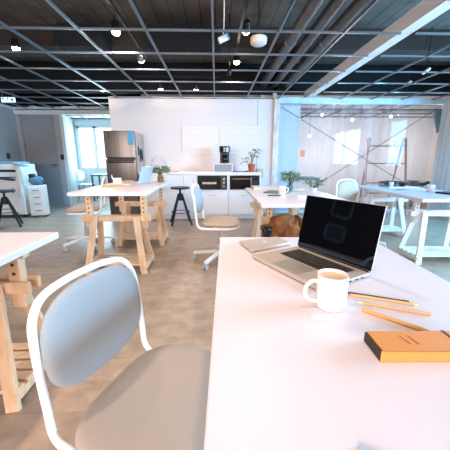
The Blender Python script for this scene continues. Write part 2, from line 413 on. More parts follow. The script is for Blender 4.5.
# ------------------------------------------------------------------ ceiling services
g = thing('ceiling_grid', 'grey metal open grid hung under the dark concrete slab', 'ceiling grid', (0, 0, GZ-.034))
k = 0
runx = [-.02+.63*i for i in range(-7, 8)]
for x in runx:
    if x < XL or x > XR or abs(x-1.87) < .1: continue
    y1 = 5.995 if x > -2.2 else 9.1
    M().b2((x-.011, -.6, 0), (x+.010, y1, .022)).build('main_runner', 'gridm', g)
for i in range(0, 16):
    y = 5.98-.597*i
    if y < -.6: continue
    if y > 6.0: continue
    M().b2((XL+.05, y-.011, .002), (1.79, y+.011, .018)).build('cross_tee', 'gridm', g)
    M().b2((1.94, y-.011, .002), (XR-.02, y+.011, .018)).build('cross_tee', 'gridm', g)
for i in range(1, 6):
    y = 5.98+.597*i
    if y > 7.1 and y < 7.4: continue
    M().b2((XL+.15 if y < 7.2 else -4.3, y-.011, .002), (-2.15, y+.011, .032)).build('cross_tee', 'gridm', g)
g2 = thing('ceiling_grid', 'grey ceiling grid seen through the clear partition in the back room', 'ceiling grid', (0, 0, GZ-.034))
for x in runx:
    if 1.3 < x: M().b2((x-.011, 6.3, 0), (x+.011, 8.58, .035)).build('main_runner', 'gridm', g2)
for i in range(4): M().b2((1.25, 6.55+.6*i-.011, .002), (8.2, 6.55+.6*i+.011, .032)).build('cross_tee', 'gridm', g2)

for i, (x, r, t) in enumerate(((.97, .07, 'leftmost of three dull grey round ducts above the ceiling grid'), (1.19, .065, 'middle one of three dull grey round ducts above the ceiling grid'), (1.42, .07, 'dull grey round duct above the grid, nearest the white soffit'))):
    du = thing('round_duct', t, 'duct', (x, 0, 2.62), 0, 'round ducts above the grid')
    M().tube([(0, -1.5, 0), (0, 6.1, 0)], r, 20).build('duct_pipe', 'duct', du, smooth='auto')
    for yy in (.5, 2.4, 4.0): M().tube([(r*math.cos(2*PI*k_/20)*1.03, yy, r*math.sin(2*PI*k_/20)*1.03) for k_ in range(20)], .008, 6, True).tube([(0, yy, r), (0, yy, SL-2.62)], .005, 6).build('hanger', 'gridm', du)
tag(M().box((0, 0, 0), (.9, .45, .16)).b2((-.5, -.23, -.09), (.5, .23, -.07)).build('ceiling_air_unit', 'acunit', loc=(-.42, 4.3, 2.74), bevel=.006), 'dark flat air unit hanging above the grid before the kitchen wall', 'air unit')
tag(M().box((0, 0, 0), (.55, .4, .26)).b2((-.32, -.2, -.12), (-.27, .2, .1)).build('ceiling_air_unit', 'acunit', loc=(-1.72, 4.25, 2.68), bevel=.006), 'dark box shaped air unit above the grid at the left', 'air unit')

def spot(x, y, z, label, lit=True, tilt=0, rz=0, top=None, big=1.):
    t = thing('track_spotlight', label, 'spotlight', (x, y, z), rz, 'ceiling track spotlights')
    rt = Matrix.Rotation(tilt, 4, 'X')
    h = M().lathe([(.030, .10), (.038, .09), (.047, .0), (.044, -.004)], n=20, mtx=rt).build('lamp_head', 'blackpl' if lit else 'chrome', t, smooth='auto')
    M().lathe([(.044, -.001), (.044, -.012), (.032, -.032), (.0, -.04)], n=20, mtx=rt).build('lamp_lens', 'lamp' if lit else 'lampc', t)
    zt = (top or 2.62)-z
    M().tube([rt @ Vector((0, 0, .09)), (0, 0, max(.12, zt-.02)), (0, 0, zt)], .008, 8).build('bracket', 'blackpl', t)
    return t
def rail(x, y0, y1, z, label):
    tag(M().b2((-.018, y0, 0), (.018, y1, .03)).build('lighting_track', 'blackpl', loc=(x, 0, z)), label, 'lighting track', 'lighting tracks')
rail(-1.03, -.5, 4.7, 2.62, 'black lighting track above the grid, left of the middle of the ceiling')
rail(.30, -.5, 4.7, 2.62, 'black lighting track above the grid near the white ceiling dome')
rail(-2.42, 2.0, 6.3, 2.62, 'black lighting track above the grid at the far left')
tag(M().b2((-1.5, -.018, 0), (.1, .018, .03)).build('lighting_track', 'blackpl', loc=(0, 5.72, 2.62)), 'black lighting track running along the kitchen wall', 'lighting track', 'lighting tracks')
SP = []
for a in ((-2.42, 3.88, 2.46, 'lit spotlight at the far left above the grid', True), (-1.06, 3.42, 2.47, 'lit spotlight on the track left of the middle, nearest the camera', True),
          (-2.13, 5.80, 2.43, 'lit spotlight over the left end of the kitchen wall', True), (-1.03, 4.35, 2.49, 'unlit chrome spotlight at the far end of its track', False),
          (-1.03, 5.72, 2.43, 'lit spotlight near the kitchen wall, left of its twin', True), (-.36, 5.72, 2.43, 'lit spotlight near the kitchen wall, right of its twin', True),
          (.335, 3.40, 2.49, 'glaring spotlight beside the white ceiling dome, turned to the room', True), (.30, 4.35, 2.48, 'lit spotlight in front of the coffee corner, hanging at the track end', True)):
    t = spot(*a, tilt=R(20) if a[1] > 5 else (R(60) if 'chrome' in a[3] or 'glaring' in a[3] else 0))
    if a[4]: SP.append(a[:3])
SP += [(-1.03, 2.2, 2.47), (.30, 2.1, 2.47), (.30, .5, 2.47), (-1.03, .5, 2.47)]  # added unseen lamps without fixtures, brightening the near desks and floor
t = thing('emergency_light', 'small white tilted emergency light hung below the grid', 'emergency light', (.08, 3.2, 2.33))
M().box((0, 0, 0), (.10, .05, .05), Matrix.Rotation(R(-24), 4, 'Y')).build('housing', 'emwhite', t, bevel=.006)
M().box((.05, -.001, .022), (.018, .054, .052), Matrix.Rotation(R(-24), 4, 'Y')).build('sticker', 'bluemark', t)
M().tube([(0, 0, .02), (.01, .02, .12), (.02, .05, .67)], .006, 8).build('bracket', 'emwhite', t)
t = thing('ceiling_dome', 'round white ceiling device hanging above the grid', 'ceiling device', (.52, 3.75, 2.47))
M().lathe([(.0, .0), (.07, .003), (.095, .02), (.1, .045), (.1, .08), (.09, .09), (0, .09)], n=32).build('housing', 'emwhite', t, smooth='auto')
M().tube([(0, 0, .09), (0, 0, SL-2.47)], .01, 8).build('rod', 'plenum2', t)
t = thing('security_camera', 'small dark dome camera hung under the grid beside the emergency light', 'camera', (.19, 4.2, 2.3))
M().lathe([(0, -.035), (.025, -.03), (.035, 0), (.03, .03), (0, .035)], n=20).build('camera_body', 'blackpl', t, smooth=True)
M().tube([(0, 0, .03), (0, 0, .71)], .007, 8).build('bracket', 'blackpl', t)
t = thing('exit_sign', 'small lit white sign hanging from the grid at the far left', 'sign', (-3.87, 5.75, 2.17))
M().box((0, 0, .055), (.25, .02, .085)).build('sign_panel', 'sign', t, bevel=.004)
for a_, b_ in (((-.09, -.0105, .075), (.035, .003, .025)), ((-.005, -.0105, .07), (.018, .003, .045)), ((.075, -.0105, .055), (.04, .003, .045))):
    M().box(a_, b_).build('sign_mark', 'signmark', t)
M().tube([(-.1, 0, .11), (-.1, 0, .2)], .004, 6).tube([(.1, 0, .11), (.1, 0, .2)], .004, 6).build('hanger', 'gridm', t)
# spot on the right ceiling field
for x, y, l in ((3.15, 4.5, 'white tilted spotlight over the right desk, nearer of the pair'), (3.35, 5.2, 'white tilted spotlight over the right desk, nearer the partition')):
    t = thing('track_spotlight', l, 'spotlight', (x, y, 2.42), 0, 'white spotlights over the right desk')
    M().tube([(-.05, 0, -.03), (.05, 0, .04)], .02, 14).build('lamp_head', 'emwhite', t, smooth='auto')
    M().tube([(.0, 0, .0), (0, 0, SL-2.42)], .006, 8).build('bracket', 'blackpl', t)
# lamps and bunting behind the partition
for x, y, z, l in ((1.95, 6.9, 2.06, 'glowing globe lamp behind the partition, beside the pale blue panel'), (2.75, 7.6, 2.27, 'glowing flat lamp high behind the partition'),
                   (2.45, 7.6, 1.74, 'glowing lamp behind the partition, lowest of all'), (3.55, 7.6, 2.15, 'small glowing lamp behind the partition above the ladder rack'),
                   (4.62, 7.7, 2.25, 'glowing lamp high behind the partition, furthest right')):
    t = thing('pendant_lamp', l, 'lamp', (x, y, z), 0, 'lamps behind the partition')
    M().lathe([(0, -.034), (.024, -.027), (.034, 0), (.024, .027), (0, .034)], n=18).build('bulb', 'lampc', t, smooth=True)
    M().tube([(0, 0, .05), (0, 0, SL-z)], .004, 6).build('cord', 'blackpl', t)
tag(M().tube([(1.9, 0, 0), (5.4, 0, 0)], .003, 6).build('bunting_string', 'pennant', loc=(0, 6.5, 2.335)), 'white string of the bunting behind the partition', 'string')
for i, x in enumerate((2.24, 2.60, 3.28, 4.04)):
    tag(M().prism([(-.055, 0), (.055, 0), (0, -.12)], -.002, .002, Matrix.Rotation(PI/2, 4, 'X')).build('pennant', 'pennant', loc=(x, 6.5, 2.332)),
        ('white triangular pennant under the rail, first from the left', 'white triangular pennant under the rail, second from the left', 'white triangular pennant above the lit window', 'white triangular pennant under the rail, furthest right')[i], 'pennant', 'white pennants')
# crossed bracing cables in front of the partition
tag(M().tube([(1.32, 0, 2.17), (4.48, 0, .42)], .006, 8).build('bracing_cable', 'cable', loc=(0, 5.985, 0)), 'thin dark cable crossing the partition from upper left to lower right', 'cable', 'bracing cables')
tag(M().tube([(4.62, 0, 2.22), (1.45, 0, .14)], .006, 8).build('bracing_cable', 'cable', loc=(0, 5.97, 0)), 'thin dark cable crossing the partition from upper right to lower left', 'cable', 'bracing cables')
tag(M().prism([(-.16, 0), (.16, 0), (.12, -.36), (.02, -.5)], -.03, .03, Matrix.Rotation(PI/2, 4, 'X')).build('wall_speaker', 'bluecloth', loc=(5.15, 6.7, 2.24), bevel=.006), 'blue grey wedge hanging high behind the partition at the far right', 'panel')

# ------------------------------------------------------------------ desks
def trestle(desk, x, y, T, pm, edge=None, brown=None):
    """A-framed adjustable trestle; beam along local x, at z .49-.575"""
    bz0, bz1 = .518, .575
    tr = M().b2((x-.35, y-.048, bz0), (x+.35, y-.026, bz1)).b2((x-.35, y+.026, bz0), (x+.35, y+.048, bz1)).build('trestle', pm, desk, bevel=.004)
    for sx in (-1, 1):
        xx = x+sx*.275
        for sy in (-1, 1):
            M().bar((x+sx*.285, y+sy*.185, .0), (x+sx*.205, y+sy*.062, bz0+.052), .062, .024, (1, 0, 0)).build('leg', pm, tr, bevel=.003)
        M().b2((xx-.028, y-.024, bz0-.08), (xx+.028, y+.024, T-.036)).build('post', pm, tr, bevel=.003)
        zz = bz1+.035
        while zz < T-.05:
            M().lathe([(.008, -.0015), (.008, .0015)], c=(xx, y-.0245, zz), n=12, mtx=Matrix.Rotation(PI/2, 4, 'X')).build('peg_hole', 'hole', tr); zz += .045
        M().lathe([(.012, -.004), (.012, .004)], c=(x+sx*.21, y-.052, bz0+.03), n=12, mtx=Matrix.Rotation(PI/2, 4, 'X')).build('bolt', 'hole', tr)
        M().b2((x+sx*.27-.012+sx*.03, y-.19, .045), (x+sx*.27+.012+sx*.03, y+.19, .085)).build('base_rail', brown or pm, tr, bevel=.003)
    M().b2((x-.33, y-.024, T-.062), (x+.33, y+.024, T-.035)).build('top_support', pm, tr, bevel=.003)
    s = M()
    for q in (-.15, -.075, 0, .075, .15): s.b2((x-.31, y+q-.026, .085), (x+.31, y+q+.026, .103))
    s.build('shelf', pm, tr, bevel=.002)
    return tr
def desk(label, x, y, W, L, T, rz, pm, ys=(.30, 1.2), th=.034, xo=None, brown=None):
    # local origin: near-left corner of the top on the floor; x to the right, y away
    d = thing('desk', label, 'desk', (x, y, 0), rz, 'white topped trestle desks')
    M().b2((0, 0, T-th), (W, L, T)).build('tabletop', 'desk', d, bevel=.003)
    for yy in ys: trestle(d, xo if xo is not None else W/2, yy, T, pm, brown=brown)
    return d
T = .745
rz = R(-2.0)
desk('white desk in the foreground holding the open laptop and mug', .018-1.5*math.sin(R(2.0)), 1.386-1.5*math.cos(rz), .755, 1.5, T, rz, 'pine', (.3, 1.22))
desk('white desk behind the foreground desk, with small plants on it', .405, 2.47, .9, 1.5, T, 0, 'pine', (.28, 1.22), xo=.40)
desk('tall white desk on pine trestles in front of the fridge', -1.375, 2.62, .725, 1.38, .838, 0, 'pine', (.25, 1.22), xo=.355)
desk('white desk at the left edge, only its corner in view', -1.63, .02, .76, 1.5, T, R(0), 'pine', (.25, 1.26), xo=.405)
desk('white desk on brightly lit pine trestles at the right edge by the partition', 2.09, 2.755, .82, 1.6, T, R(-1.5), 'pinelit', (.29, 1.42), xo=.42)

# ------------------------------------------------------------------ swivel chairs (face local +x)
def chair(label, x, y, face, fseat, fback, baserot=0., seatz=.455, bw=1., bdrop=0., lean_k=1., tr_=.0125):
    c = thing('swivel_chair', label, 'chair', (x, y, 0), face, 'white framed swivel chairs')
    dz = seatz-.455
    def sf(v):
        q = v.x/.215
        return Vector((v.x, v.y, v.z + seatz + .012*(v.y/.24)**2 - .018*max(0, q)**3))
    M().pad(.45, .42, .052, sf, p=3.0).build('seat', fseat, c, smooth=True)
    # frame: one tube looping under the seat and up round the backrest
    pts = [(.20, 0, .424), (.19, .10, .424), (.145, .18, .424), (.04, .215, .424), (-.10, .222, .426), (-.19, .222, .432), (-.225, .222, .462), (-.236, .222, .54), (-.246, .222, .64),
           (-.258, .218, .74), (-.272, .205, .80), (-.283, .165, .845), (-.290, .09, .862), (-.292, 0, .866)]
    pts = [((a if z < .47 else -.225+(a+.225)*lean_k), b*bw, z-bdrop*max(0, (z-.46)/.4)) for a, b, z in pts]
    full = pts + [(a, -b, z) for a, b, z in pts[-2:0:-1]]
    M().tube([(p.x, p.y, p.z+dz) for p in smooth_path(full, True, 5)], tr_, 12, True).build('frame', 'chairw', c, smooth=True)
    def bf(v):   # pad built in xy (d along x = height, w along y), stood up
        z = .706+dz+v.x; lean = -.225-.007*lean_k-(z-dz-.5)*.135*lean_k; wf = bw*(1-.10*max(0, (v.x/.13))**2); z -= bdrop*.8
        yy = v.y*wf
        return Vector((lean+v.z+.014-.03*(1-(yy/.21)**2)*0, yy, z))
    M().pad(.425, .285, .036, bf, p=3.0).build('backrest', fback, c, smooth=True)
    M().tube([(0, -.21, .424+dz), (0, .21, .424+dz)], .01, 10).box((0, 0, .405+dz), (.17, .14, .035)).build('seat_bracket', 'chairw', c, smooth='auto')
    M().lathe([(.0, .11), (.028, .11), (.028, .26), (.018, .262), (.018, .40+dz), (0, .40+dz)], n=20).build('column', 'handle', c, smooth='auto')
    for k in range(5):
        a = baserot+2*PI*k/5; e = Vector((math.cos(a), math.sin(a), 0)); n = Vector((-e.y, e.x, 0))
        l = M(); l.bar(Vector((0, 0, .12)), e*.325+Vector((0, 0, .075)), .045, .03, n); l.build('base_leg', 'chairw', c, bevel=.006)
        q = M(); p = e*.315
        for s_ in (-1, 1):
            q.tube([p+n*(s_*.014-.008)+Vector((0, 0, .027)), p+n*(s_*.014+.008)+Vector((0, 0, .027))], .027, 16)
        q.box(p+Vector((0, 0, .05)), (.02, .02, .03))
        q.build('castor', 'castor', c, smooth='auto')
    return c
chair('swivel chair with blue lit back at the left of the foreground desk', -.135, .675, R(-22), 'fabseat', 'fabgrey', R(20), .45, .86, .04, .6, .0100)
chair('beige seated swivel chair seen side on before the kitchen drawers', .05, 3.05, R(-6), 'fabbeige', 'fabgrey', R(172))
chair('swivel chair turned away from the left side of the tall desk', -1.75, 3.72, R(196), 'fabbeige', 'fabbeige', R(40), .502)
chair('swivel chair at the right desk, its beige back to the partition', 1.93, 3.60, R(-62), 'fabbeige', 'fabbeige', R(20))

# ------------------------------------------------------------------ things on the foreground desk
# laptop: hinge line from (.369,1.221) to (.532,.900)
HL, HR = Vector((.354, 1.175)), Vector((.518, .867))
ax = (HR-HL).normalized(); fr = Vector((ax.y, -ax.x)); 
if fr.x > 0: fr = -fr
mid = (HL+HR)/2
lap = thing('laptop', 'open silver laptop with black screen on the foreground desk', 'laptop', (mid.x, mid.y, T), math.atan2(ax.y, ax.x), 'laptops')
# local: x along hinge (to the right), -y towards the user
M().b2((-.1745, -.241, .003), (.1745, 0, .0145)).build('base', 'alu', lap, bevel=.0035)
M().b2((-.137, -.125, .0140), (.137, -.022, .0150)).build('keyboard_well', 'keywell', lap)
kb = M()
for r_ in range(6):
    n_ = 14; x0 = -.134; wk = .268/n_
    yy = -.030-.0172*r_
    if r_ == 5:
        for a, b in ((0, 4), (4, 9), (9, 14)):
            if a == 4: kb.b2((x0+a*wk+.001, yy-.0145, .0150), (x0+b*wk-.001, yy, .0164))
            else:
                for q in range(a, b): kb.b2((x0+q*wk+.001, yy-.0145, .0150), (x0+(q+1)*wk-.001, yy, .0164))
    else:
        for q in range(n_): kb.b2((x0+q*wk+.0019, yy-.0140, .0150), (x0+(q+1)*wk-.0019, yy-.001, .0164))
ko = kb.build('keyboard', 'key', lap); ko['kind'] = 'stuff'
M().b2((-.065, -.230, .0144), (.065, -.14, .0149)).build('trackpad', 'trackpad', lap)
tl = R(10); LH = .228
rm = Matrix.Translation((0, .004, .014)) @ Matrix.Rotation(-tl, 4, 'X')
def lidbox(a, b):
    m_ = M().b2(a, b); bmesh.ops.transform(m_.bm, matrix=rm, verts=m_.bm.verts); return m_
lid = lidbox((-.1745, 0, 0), (.1745, .006, LH)).build('lid', 'alulid', lap, bevel=.003)
lidbox((-.173, -.0012, .004), (.173, .0, LH-.0015)).build('screen', 'screen', lid)
lidbox((-.165, -.002, -.004), (.165, .006, .003)).build('hinge', 'bezel', lid)
M().b2((.174, -.08, .005), (.1749, -.065, .010)).b2((.174, -.05, .005), (.1749, -.037, .010)).b2((.174, -.11, .005), (.1749, -.098, .010)).build('ports', 'bezel', lap)
# closed laptop behind it
def quad_thing(name, pts, z0, z1, m, label, cat, bev=.002, group=None):
    c = sum((Vector(p) for p in pts), Vector((0, 0)))/len(pts)
    return tag(M().prism([(p[0]-c.x, p[1]-c.y) for p in pts], 0, z1-z0).build(name, m, loc=(c.x, c.y, z0), bevel=bev), label, cat, group)
o = quad_thing('closed_laptop', [(.106, 1.262), (.146, 1.126), (.341, 1.228), (.300, 1.330)], T+.003, T+.017, 'alu', 'closed silver laptop behind the open one on the foreground desk', 'laptop', .004, 'laptops')
M().lathe([(.012, .0), (.012, .0006)], c=(0, 0, .0138), n=24).build('emblem', 'alulid', o)
M().b2((-.02, -.02, -.003), (.02, .02, .001)).build('rubber_foot', 'bezel', o)
# mug
def mug(label, x, y, z, r, h, ha, liquid=True, group='white mugs'):
    m_ = thing('mug', label, 'mug', (x, y, z), 0, group)
    M().lathe([(0, 0), (r*.86, 0), (r*.95, .004), (r, .012), (r, h-.002), (r*.985, h), (r*.93, h-.001), (r*.92, .012), (r*.8, .007), (0, .007)], n=40).build('body', 'ceramic', m_, smooth=True)
    e = Vector((math.cos(ha), math.sin(ha), 0))
    pts = [e*(r*.97)+Vector((0, 0, h*.80)), e*(r+.016)+Vector((0, 0, h*.83)), e*(r+.031)+Vector((0, 0, h*.70)), e*(r+.034)+Vector((0, 0, h*.5)), e*(r+.026)+Vector((0, 0, h*.30)), e*(r*.97)+Vector((0, 0, h*.2))]
    M().tube(smooth_path(pts, False, 6), .0055, 10).build('handle', 'ceramic', m_, smooth=True)
    if liquid: M().lathe([(r*.925, 0), (0, .0003)], c=(0, 0, h*.9), n=32).build('drink', 'coffee', m_)
    return m_
mug('white mug of tea on the foreground desk before the open laptop', .305, .678, T, .0395, .094, R(186))
# pencils
def pencil(name, a, b, r, m, label, tipped=True):
    a, b = Vector(a), Vector(b); L = (b-a).length; e = (b-a).normalized()
    t = thing(name, label, 'pencil', (a.x, a.y, T), math.atan2(e.y, e.x), 'pencils beside the mug')
    rt = Matrix.Rotation(PI/2, 4, 'Y')
    M().tube([(0, 0, r), (L-.018, 0, r)], r, 6).build('shaft', m, t)
    if tipped:
        M().tube([(L-.018, 0, r), (L-.004, 0, r)], [r, r*.3], 8).build('point', 'tip', t)
        M().tube([(L-.004, 0, r), (L, 0, r)], [r*.3, .0003], 8).build('lead', 'lead', t)
    else:
        M().tube([(L-.018, 0, r), (L, 0, r)], [r, r*.75], 8).build('end_cap', m, t)
    return t
pencil('pencil', (.386, .747), (.545, .680), .0038, 'pencildark', 'dark pencil on the desk, furthest from the orange notebook')
pencil('pencil', (.386, .736), (.550, .668), .0038, 'pencilwood', 'natural wood pencil lying against the dark pencil')
pencil('pencil', (.541, .623), (.383, .693), .0038, 'pencilwood', 'single natural wood pencil pointing at the mug')
pencil('pencil', (.379, .650), (.482, .548), .0052, 'pencilor', 'thick orange pencil reaching behind the orange notebook', False)
# notebook
nb = thing('notebook', 'orange notebook with dark spine at the right of the foreground desk', 'notebook', (.318, .462, T), R(-1.5))
M().b2((.004, 0, .0), (.185, .068, .003)).b2((.004, 0, .021), (.185, .068, .024)).b2((.0, .0, .0), (.185, .003, .024)).build('cover', 'cover', nb, bevel=.0015)
M().b2((.003, .003, .003), (.183, .066, .021)).build('pages', 'paper', nb)
M().b2((-.001, .001, .0005), (.004, .067, .0235)).build('spine', 'spine', nb, bevel=.002)
M().b2((.1655, -.0006, -.0), (.171, .0686, .0246)).build('elastic_band', 'spine', nb)
M().bar((.064, .050, .0243), (.071, .022, .0243), .0012, .0008, (1, 0, 0)).bar((.081, .050, .0243), (.088, .022, .0243), .0012, .0008, (1, 0, 0)).build('stitching', 'scoring', nb)
quad_thing('card', [(.193, .302), (.255, .272), (.235, .20), (.178, .22)], T, T+.003, 'slate', 'pale blue grey card corner at the bottom edge of the desk', 'card', 0)

# ------------------------------------------------------------------ things on the tall desk
TC = .838
lp = thing('laptop', 'white backed open laptop on the tall desk by the fridge', 'laptop', (-.93, 3.67, TC), R(-105), 'laptops')
M().b2((-.15, -.2, .002), (.15, 0, .015)).build('base', 'alulid', lp, bevel=.003)
l2 = M().b2((-.15, 0, 0), (.15, .006, .21)); bmesh.ops.transform(l2.bm, matrix=Matrix.Translation((0, .002, .012)) @ Matrix.Rotation(R(-18), 4, 'X'), verts=l2.bm.verts)
l2o = l2.build('lid', 'alulid', lp, bevel=.003)
l3 = M().b2((-.145, -.001, .005), (.145, 0, .205)); bmesh.ops.transform(l3.bm, matrix=Matrix.Translation((0, .002, .012)) @ Matrix.Rotation(R(-18), 4, 'X'), verts=l3.bm.verts)
l3.build('screen', 'screen', l2o)
def rect(cx, cy, w, h, a):
    ca, sa = math.cos(a), math.sin(a)
    return [(cx+x*ca-y*sa, cy+x*sa+y*ca) for x, y in ((-w/2, -h/2), (w/2, -h/2), (w/2, h/2), (-w/2, h/2))]
quad_thing('notebook', rect(-1.16, 3.20, .22, .20, R(14)), TC, TC+.008, 'kraft', 'kraft covered notebook lying at the near end of the tall desk', 'notebook')
quad_thing('paper_sheet', rect(-1.20, 3.44, .20, .26, R(-20)), TC, TC+.004, 'paper', 'pale paper sheet on the tall desk beside the card cup', 'paper', 0)
quad_thing('notebook', rect(-1.25, 3.90, .22, .18, R(6)), TC, TC+.014, 'kraft', 'brown notebook on the tall desk behind the card cup', 'notebook')
t = thing('card_cup', 'small cream folded card box on the tall desk', 'box', (-1.25, 3.62, TC), R(18))
M().b2((-.05, -.035, .0), (.05, .035, .072)).build('box_body', 'paper', t, bevel=.003)
M().bar((-.05, -.036, .072), (-.062, -.05, .098), .004, .07, (1, 0, 0)).build('box_flap', 'paper', t)
def foliage(n, c, rad, h, L, W, rnd, up=.35, flat=1.):
    m_ = M(); st = M()
    for i in range(n):
        a = rnd.random()*2*PI; rr = rad*math.sqrt(rnd.random()); z = h*(.35+.65*rnd.random())
        p = Vector((c[0]+rr*math.cos(a), c[1]+rr*math.sin(a)*flat, c[2]+z))
        d = Vector((math.cos(a), math.sin(a), rnd.uniform(-.3, up*2)))
        m_.leaf(p, d, L*rnd.uniform(.7, 1.2), W*rnd.uniform(.7, 1.2), rnd.uniform(-.8, .8))
        if i % 5 == 0: st.tube(smooth_path([(c[0], c[1], c[2]), (c[0]+(p.x-c[0])*.4, c[1]+(p.y-c[1])*.4, c[2]+z*.65), p], False, 3), .0022, 5)
    return m_, st
rnd = random.Random(3)
pt = thing('potted_plant', 'green plant in a bronze cone shaped vase on the tall desk', 'plant', (-.765, 3.93, TC), 0, 'small plants')
cp = [(0, 0), (.03, .0), (.04, .012)]
for i in range(5): cp += [(.046-.003*abs(i-2), .02+.014*i), (.040-.003*abs(i-2), .027+.014*i)]
M().lathe(cp+[(.028, .098), (.02, .098), (.02, .03), (0, .03)], n=18).build('vase', 'gold', pt, smooth='auto')
f_, s_ = foliage(150, (0, 0, .085), .11, .115, .05, .026, rnd, .3)
f_.build('foliage', 'leaf', pt); s_.build('stems', 'stem', pt)
M().lathe([(.001, .0), (.05, .0), (.05, .006), (.001, .006)], c=(0, 0, -.0), n=24).build('saucer', 'stem', pt)
# ------------------------------------------------------------------ desk behind
quad_thing('notebook', rect(.735, 3.36, .27, .22, R(-32)), T, T+.012, 'teal', 'teal notebook on the desk behind, beside the white mug', 'notebook')
tag(M().tube([(-.07, 0, .006), (.07, 0, .006)], .006, 8).build('pen', 'blackpl', loc=(.635, 3.05, T), rotz=R(-8)), 'dark pen lying in front of the teal notebook', 'pen')
mug('white mug on the desk behind, before the bushy plant', .755, 3.20, T, .042, .095, R(10), False)
q = thing('mouse', 'small white computer mouse on the desk behind the black screen', 'mouse', (.875, 2.86, T), R(20))
M().pad(.062, .105, .044, lambda v: Vector((v.x, v.y, max(v.z, -.008)+.009)), p=2.4, n=24).build('body', 'ceramic', q, smooth=True)
M().b2((.01, -.002, .029), (.035, .002, .0325)).build('scroll_wheel', 'darkpl', q)
q = thing('folded_laptop', 'white folded box at the far left of the desk behind', 'box', (.66, 3.80, T), R(4))
M().b2((-.17, -.1, 0), (.17, .1, .035)).build('box_body', 'ceramic', q, bevel=.004)
M().b2((-.171, -.101, .03), (.171, .101, .04)).build('box_lid', 'desk', q, bevel=.003)
q = thing('paper_stack', 'pale stack of papers behind the bushy plant pot', 'papers', (1.02, 3.72, T), R(-14))
M().b2((-.13, -.1, 0), (.13, .1, .02)).build('sheets', 'paper', q)
M().b2((-.11, -.09, .02), (.12, .08, .024)).build('top_sheet', 'ceramic', q)
rnd = random.Random(5)
pt = thing('potted_plant', 'bushy green plant in a dark glass pot on the desk behind', 'plant', (.935, 3.55, T), 0, 'small plants')
M().lathe([(0, 0), (.035, 0), (.042, .03), (.036, .075), (.03, .075), (.03, .01), (0, .01)], n=24).build('pot', 'teal', pt, smooth='auto')
f_, s_ = foliage(170, (0, 0, .06), .10, .17, .05, .026, rnd, .5)
f_.build('foliage', 'leaf', pt); s_.build('stems', 'stem', pt)
rnd = random.Random(9)
pt = thing('potted_plant', 'sparse leafy plant in a white pot at the right of the desk behind', 'plant', (1.20, 3.42, T), 0, 'small plants')
M().lathe([(0, 0), (.035, 0), (.046, .055), (.04, .055), (.034, .01), (0, .01)], n=24).build('pot', 'ceramic', pt, smooth='auto')
f_, s_ = foliage(75, (0, 0, .045), .12, .12, .052, .024, rnd, .5)
f_.build('foliage', 'leaf', pt); s_.build('stems', 'stem', pt)
# tan bag slung over the beam of the desk behind
bg = thing('leather_bag', 'tan suede bag slung over the trestle beam of the desk behind', 'bag', (.73, 2.62, .17))
def bagf(sx, sy, sz, c, wob, ph):
    def f(v):
        a = v.normalized() if v.length > 0 else v
        k = 1+wob*(math.sin(7*a.x+ph)*math.cos(5*a.z-ph)+.5*math.sin(11*a.z+3*a.x+ph))
        return Vector((c[0]+math.copysign(abs(a.x)**.7, a.x)*sx*k, c[1]+math.copysign(abs(a.y)**.8, a.y)*sy*k, c[2]+math.copysign(abs(a.z)**.6, a.z)*sz*k))
    m_ = M(); vs = bmesh.ops.create_icosphere(m_.bm, subdivisions=4, radius=1)['verts']
    for v in vs: v.co = f(v.co)
    return m_
bagf(.31, .085, .215, (0, 0, .215), .10, .4).build('bag_body', 'tan', bg, smooth=True)
bagf(.075, .05, .17, (-.02, -.085, .24), .10, 1.4).build('sleeve_fold', 'tan', bg, smooth=True)
bagf(.065, .05, .13, (.16, -.085, .30), .11, 2.2).build('pocket_flap', 'tandark', bg, smooth=True)
bagf(.10, .045, .09, (-.10, -.07, .375), .10, 3.1).build('collar_fold', 'tan', bg, smooth=True)
bagf(.045, .03, .055, (-.25, -.068, .30), .08, 5.1).build('lining', 'blackpl', bg, smooth=True)
M().tube(smooth_path([(.06, -.10, .08), (.07, -.125, .25), (.05, -.09, .42), (.02, -.02, .44)], False, 6), .012, 8).tube(smooth_path([(.22, -.07, .1), (.235, -.10, .26), (.20, -.07, .41)], False, 6), .011, 8).build('strap', 'tandark', bg, smooth=True)
# ------------------------------------------------------------------ right desk
bk = thing('wire_basket', 'black wire basket of cables on the far part of the right desk', 'basket', (2.66, 4.22, T), 0)
M().b2((-.14, -.08, .0), (.14, .08, .012)).b2((-.14, -.08, .058), (.14, -.074, .068)).b2((-.14, .074, .058), (.14, .08, .068)).b2((-.14, -.08, .058), (-.134, .08, .068)).b2((.134, -.08, .058), (.14, .08, .068)).build('basket_frame', 'blackpl', bk)
for k in range(13):
    x = -.137+.274*k/12
    M().b2((x-.003, -.08, .0), (x+.003, -.076, .064)).build('basket_wire', 'blackpl', bk); M().b2((x-.003, .076, .0), (x+.003, .08, .064)).build('basket_wire', 'blackpl', bk)
s = M(); rnd = random.Random(2)
for k in range(7): s.tube(smooth_path([(rnd.uniform(-.11, .11), rnd.uniform(-.06, .06), rnd.uniform(.02, .075)) for _ in range(6)], False, 5), .006, 6)
s.build('cables', 'darkpl', bk, smooth=True)
q = thing('candle_cup', 'small white candle cup beside the black wire basket', 'cup', (2.55, 4.03, T+.012), 0)
M().lathe([(0, 0), (.028, 0), (.03, .06), (.026, .06), (.025, .02), (0, .02)], n=22).build('cup', 'ceramic', q, smooth='auto')
M().lathe([(.024, .0), (0, .001)], c=(0, 0, .05), n=20).build('wax', 'paper', q)
tag(M().b2((-.21, -.09, 0), (.21, .09, .012)).build('tray', 'ceramic', loc=(2.66, 4.0, T), bevel=.003), 'white flat tray in front of the black wire basket', 'tray')
q = thing('bowl', 'small black bowl on the white tray of the right desk', 'bowl', (2.72, 4.03, T+.012))
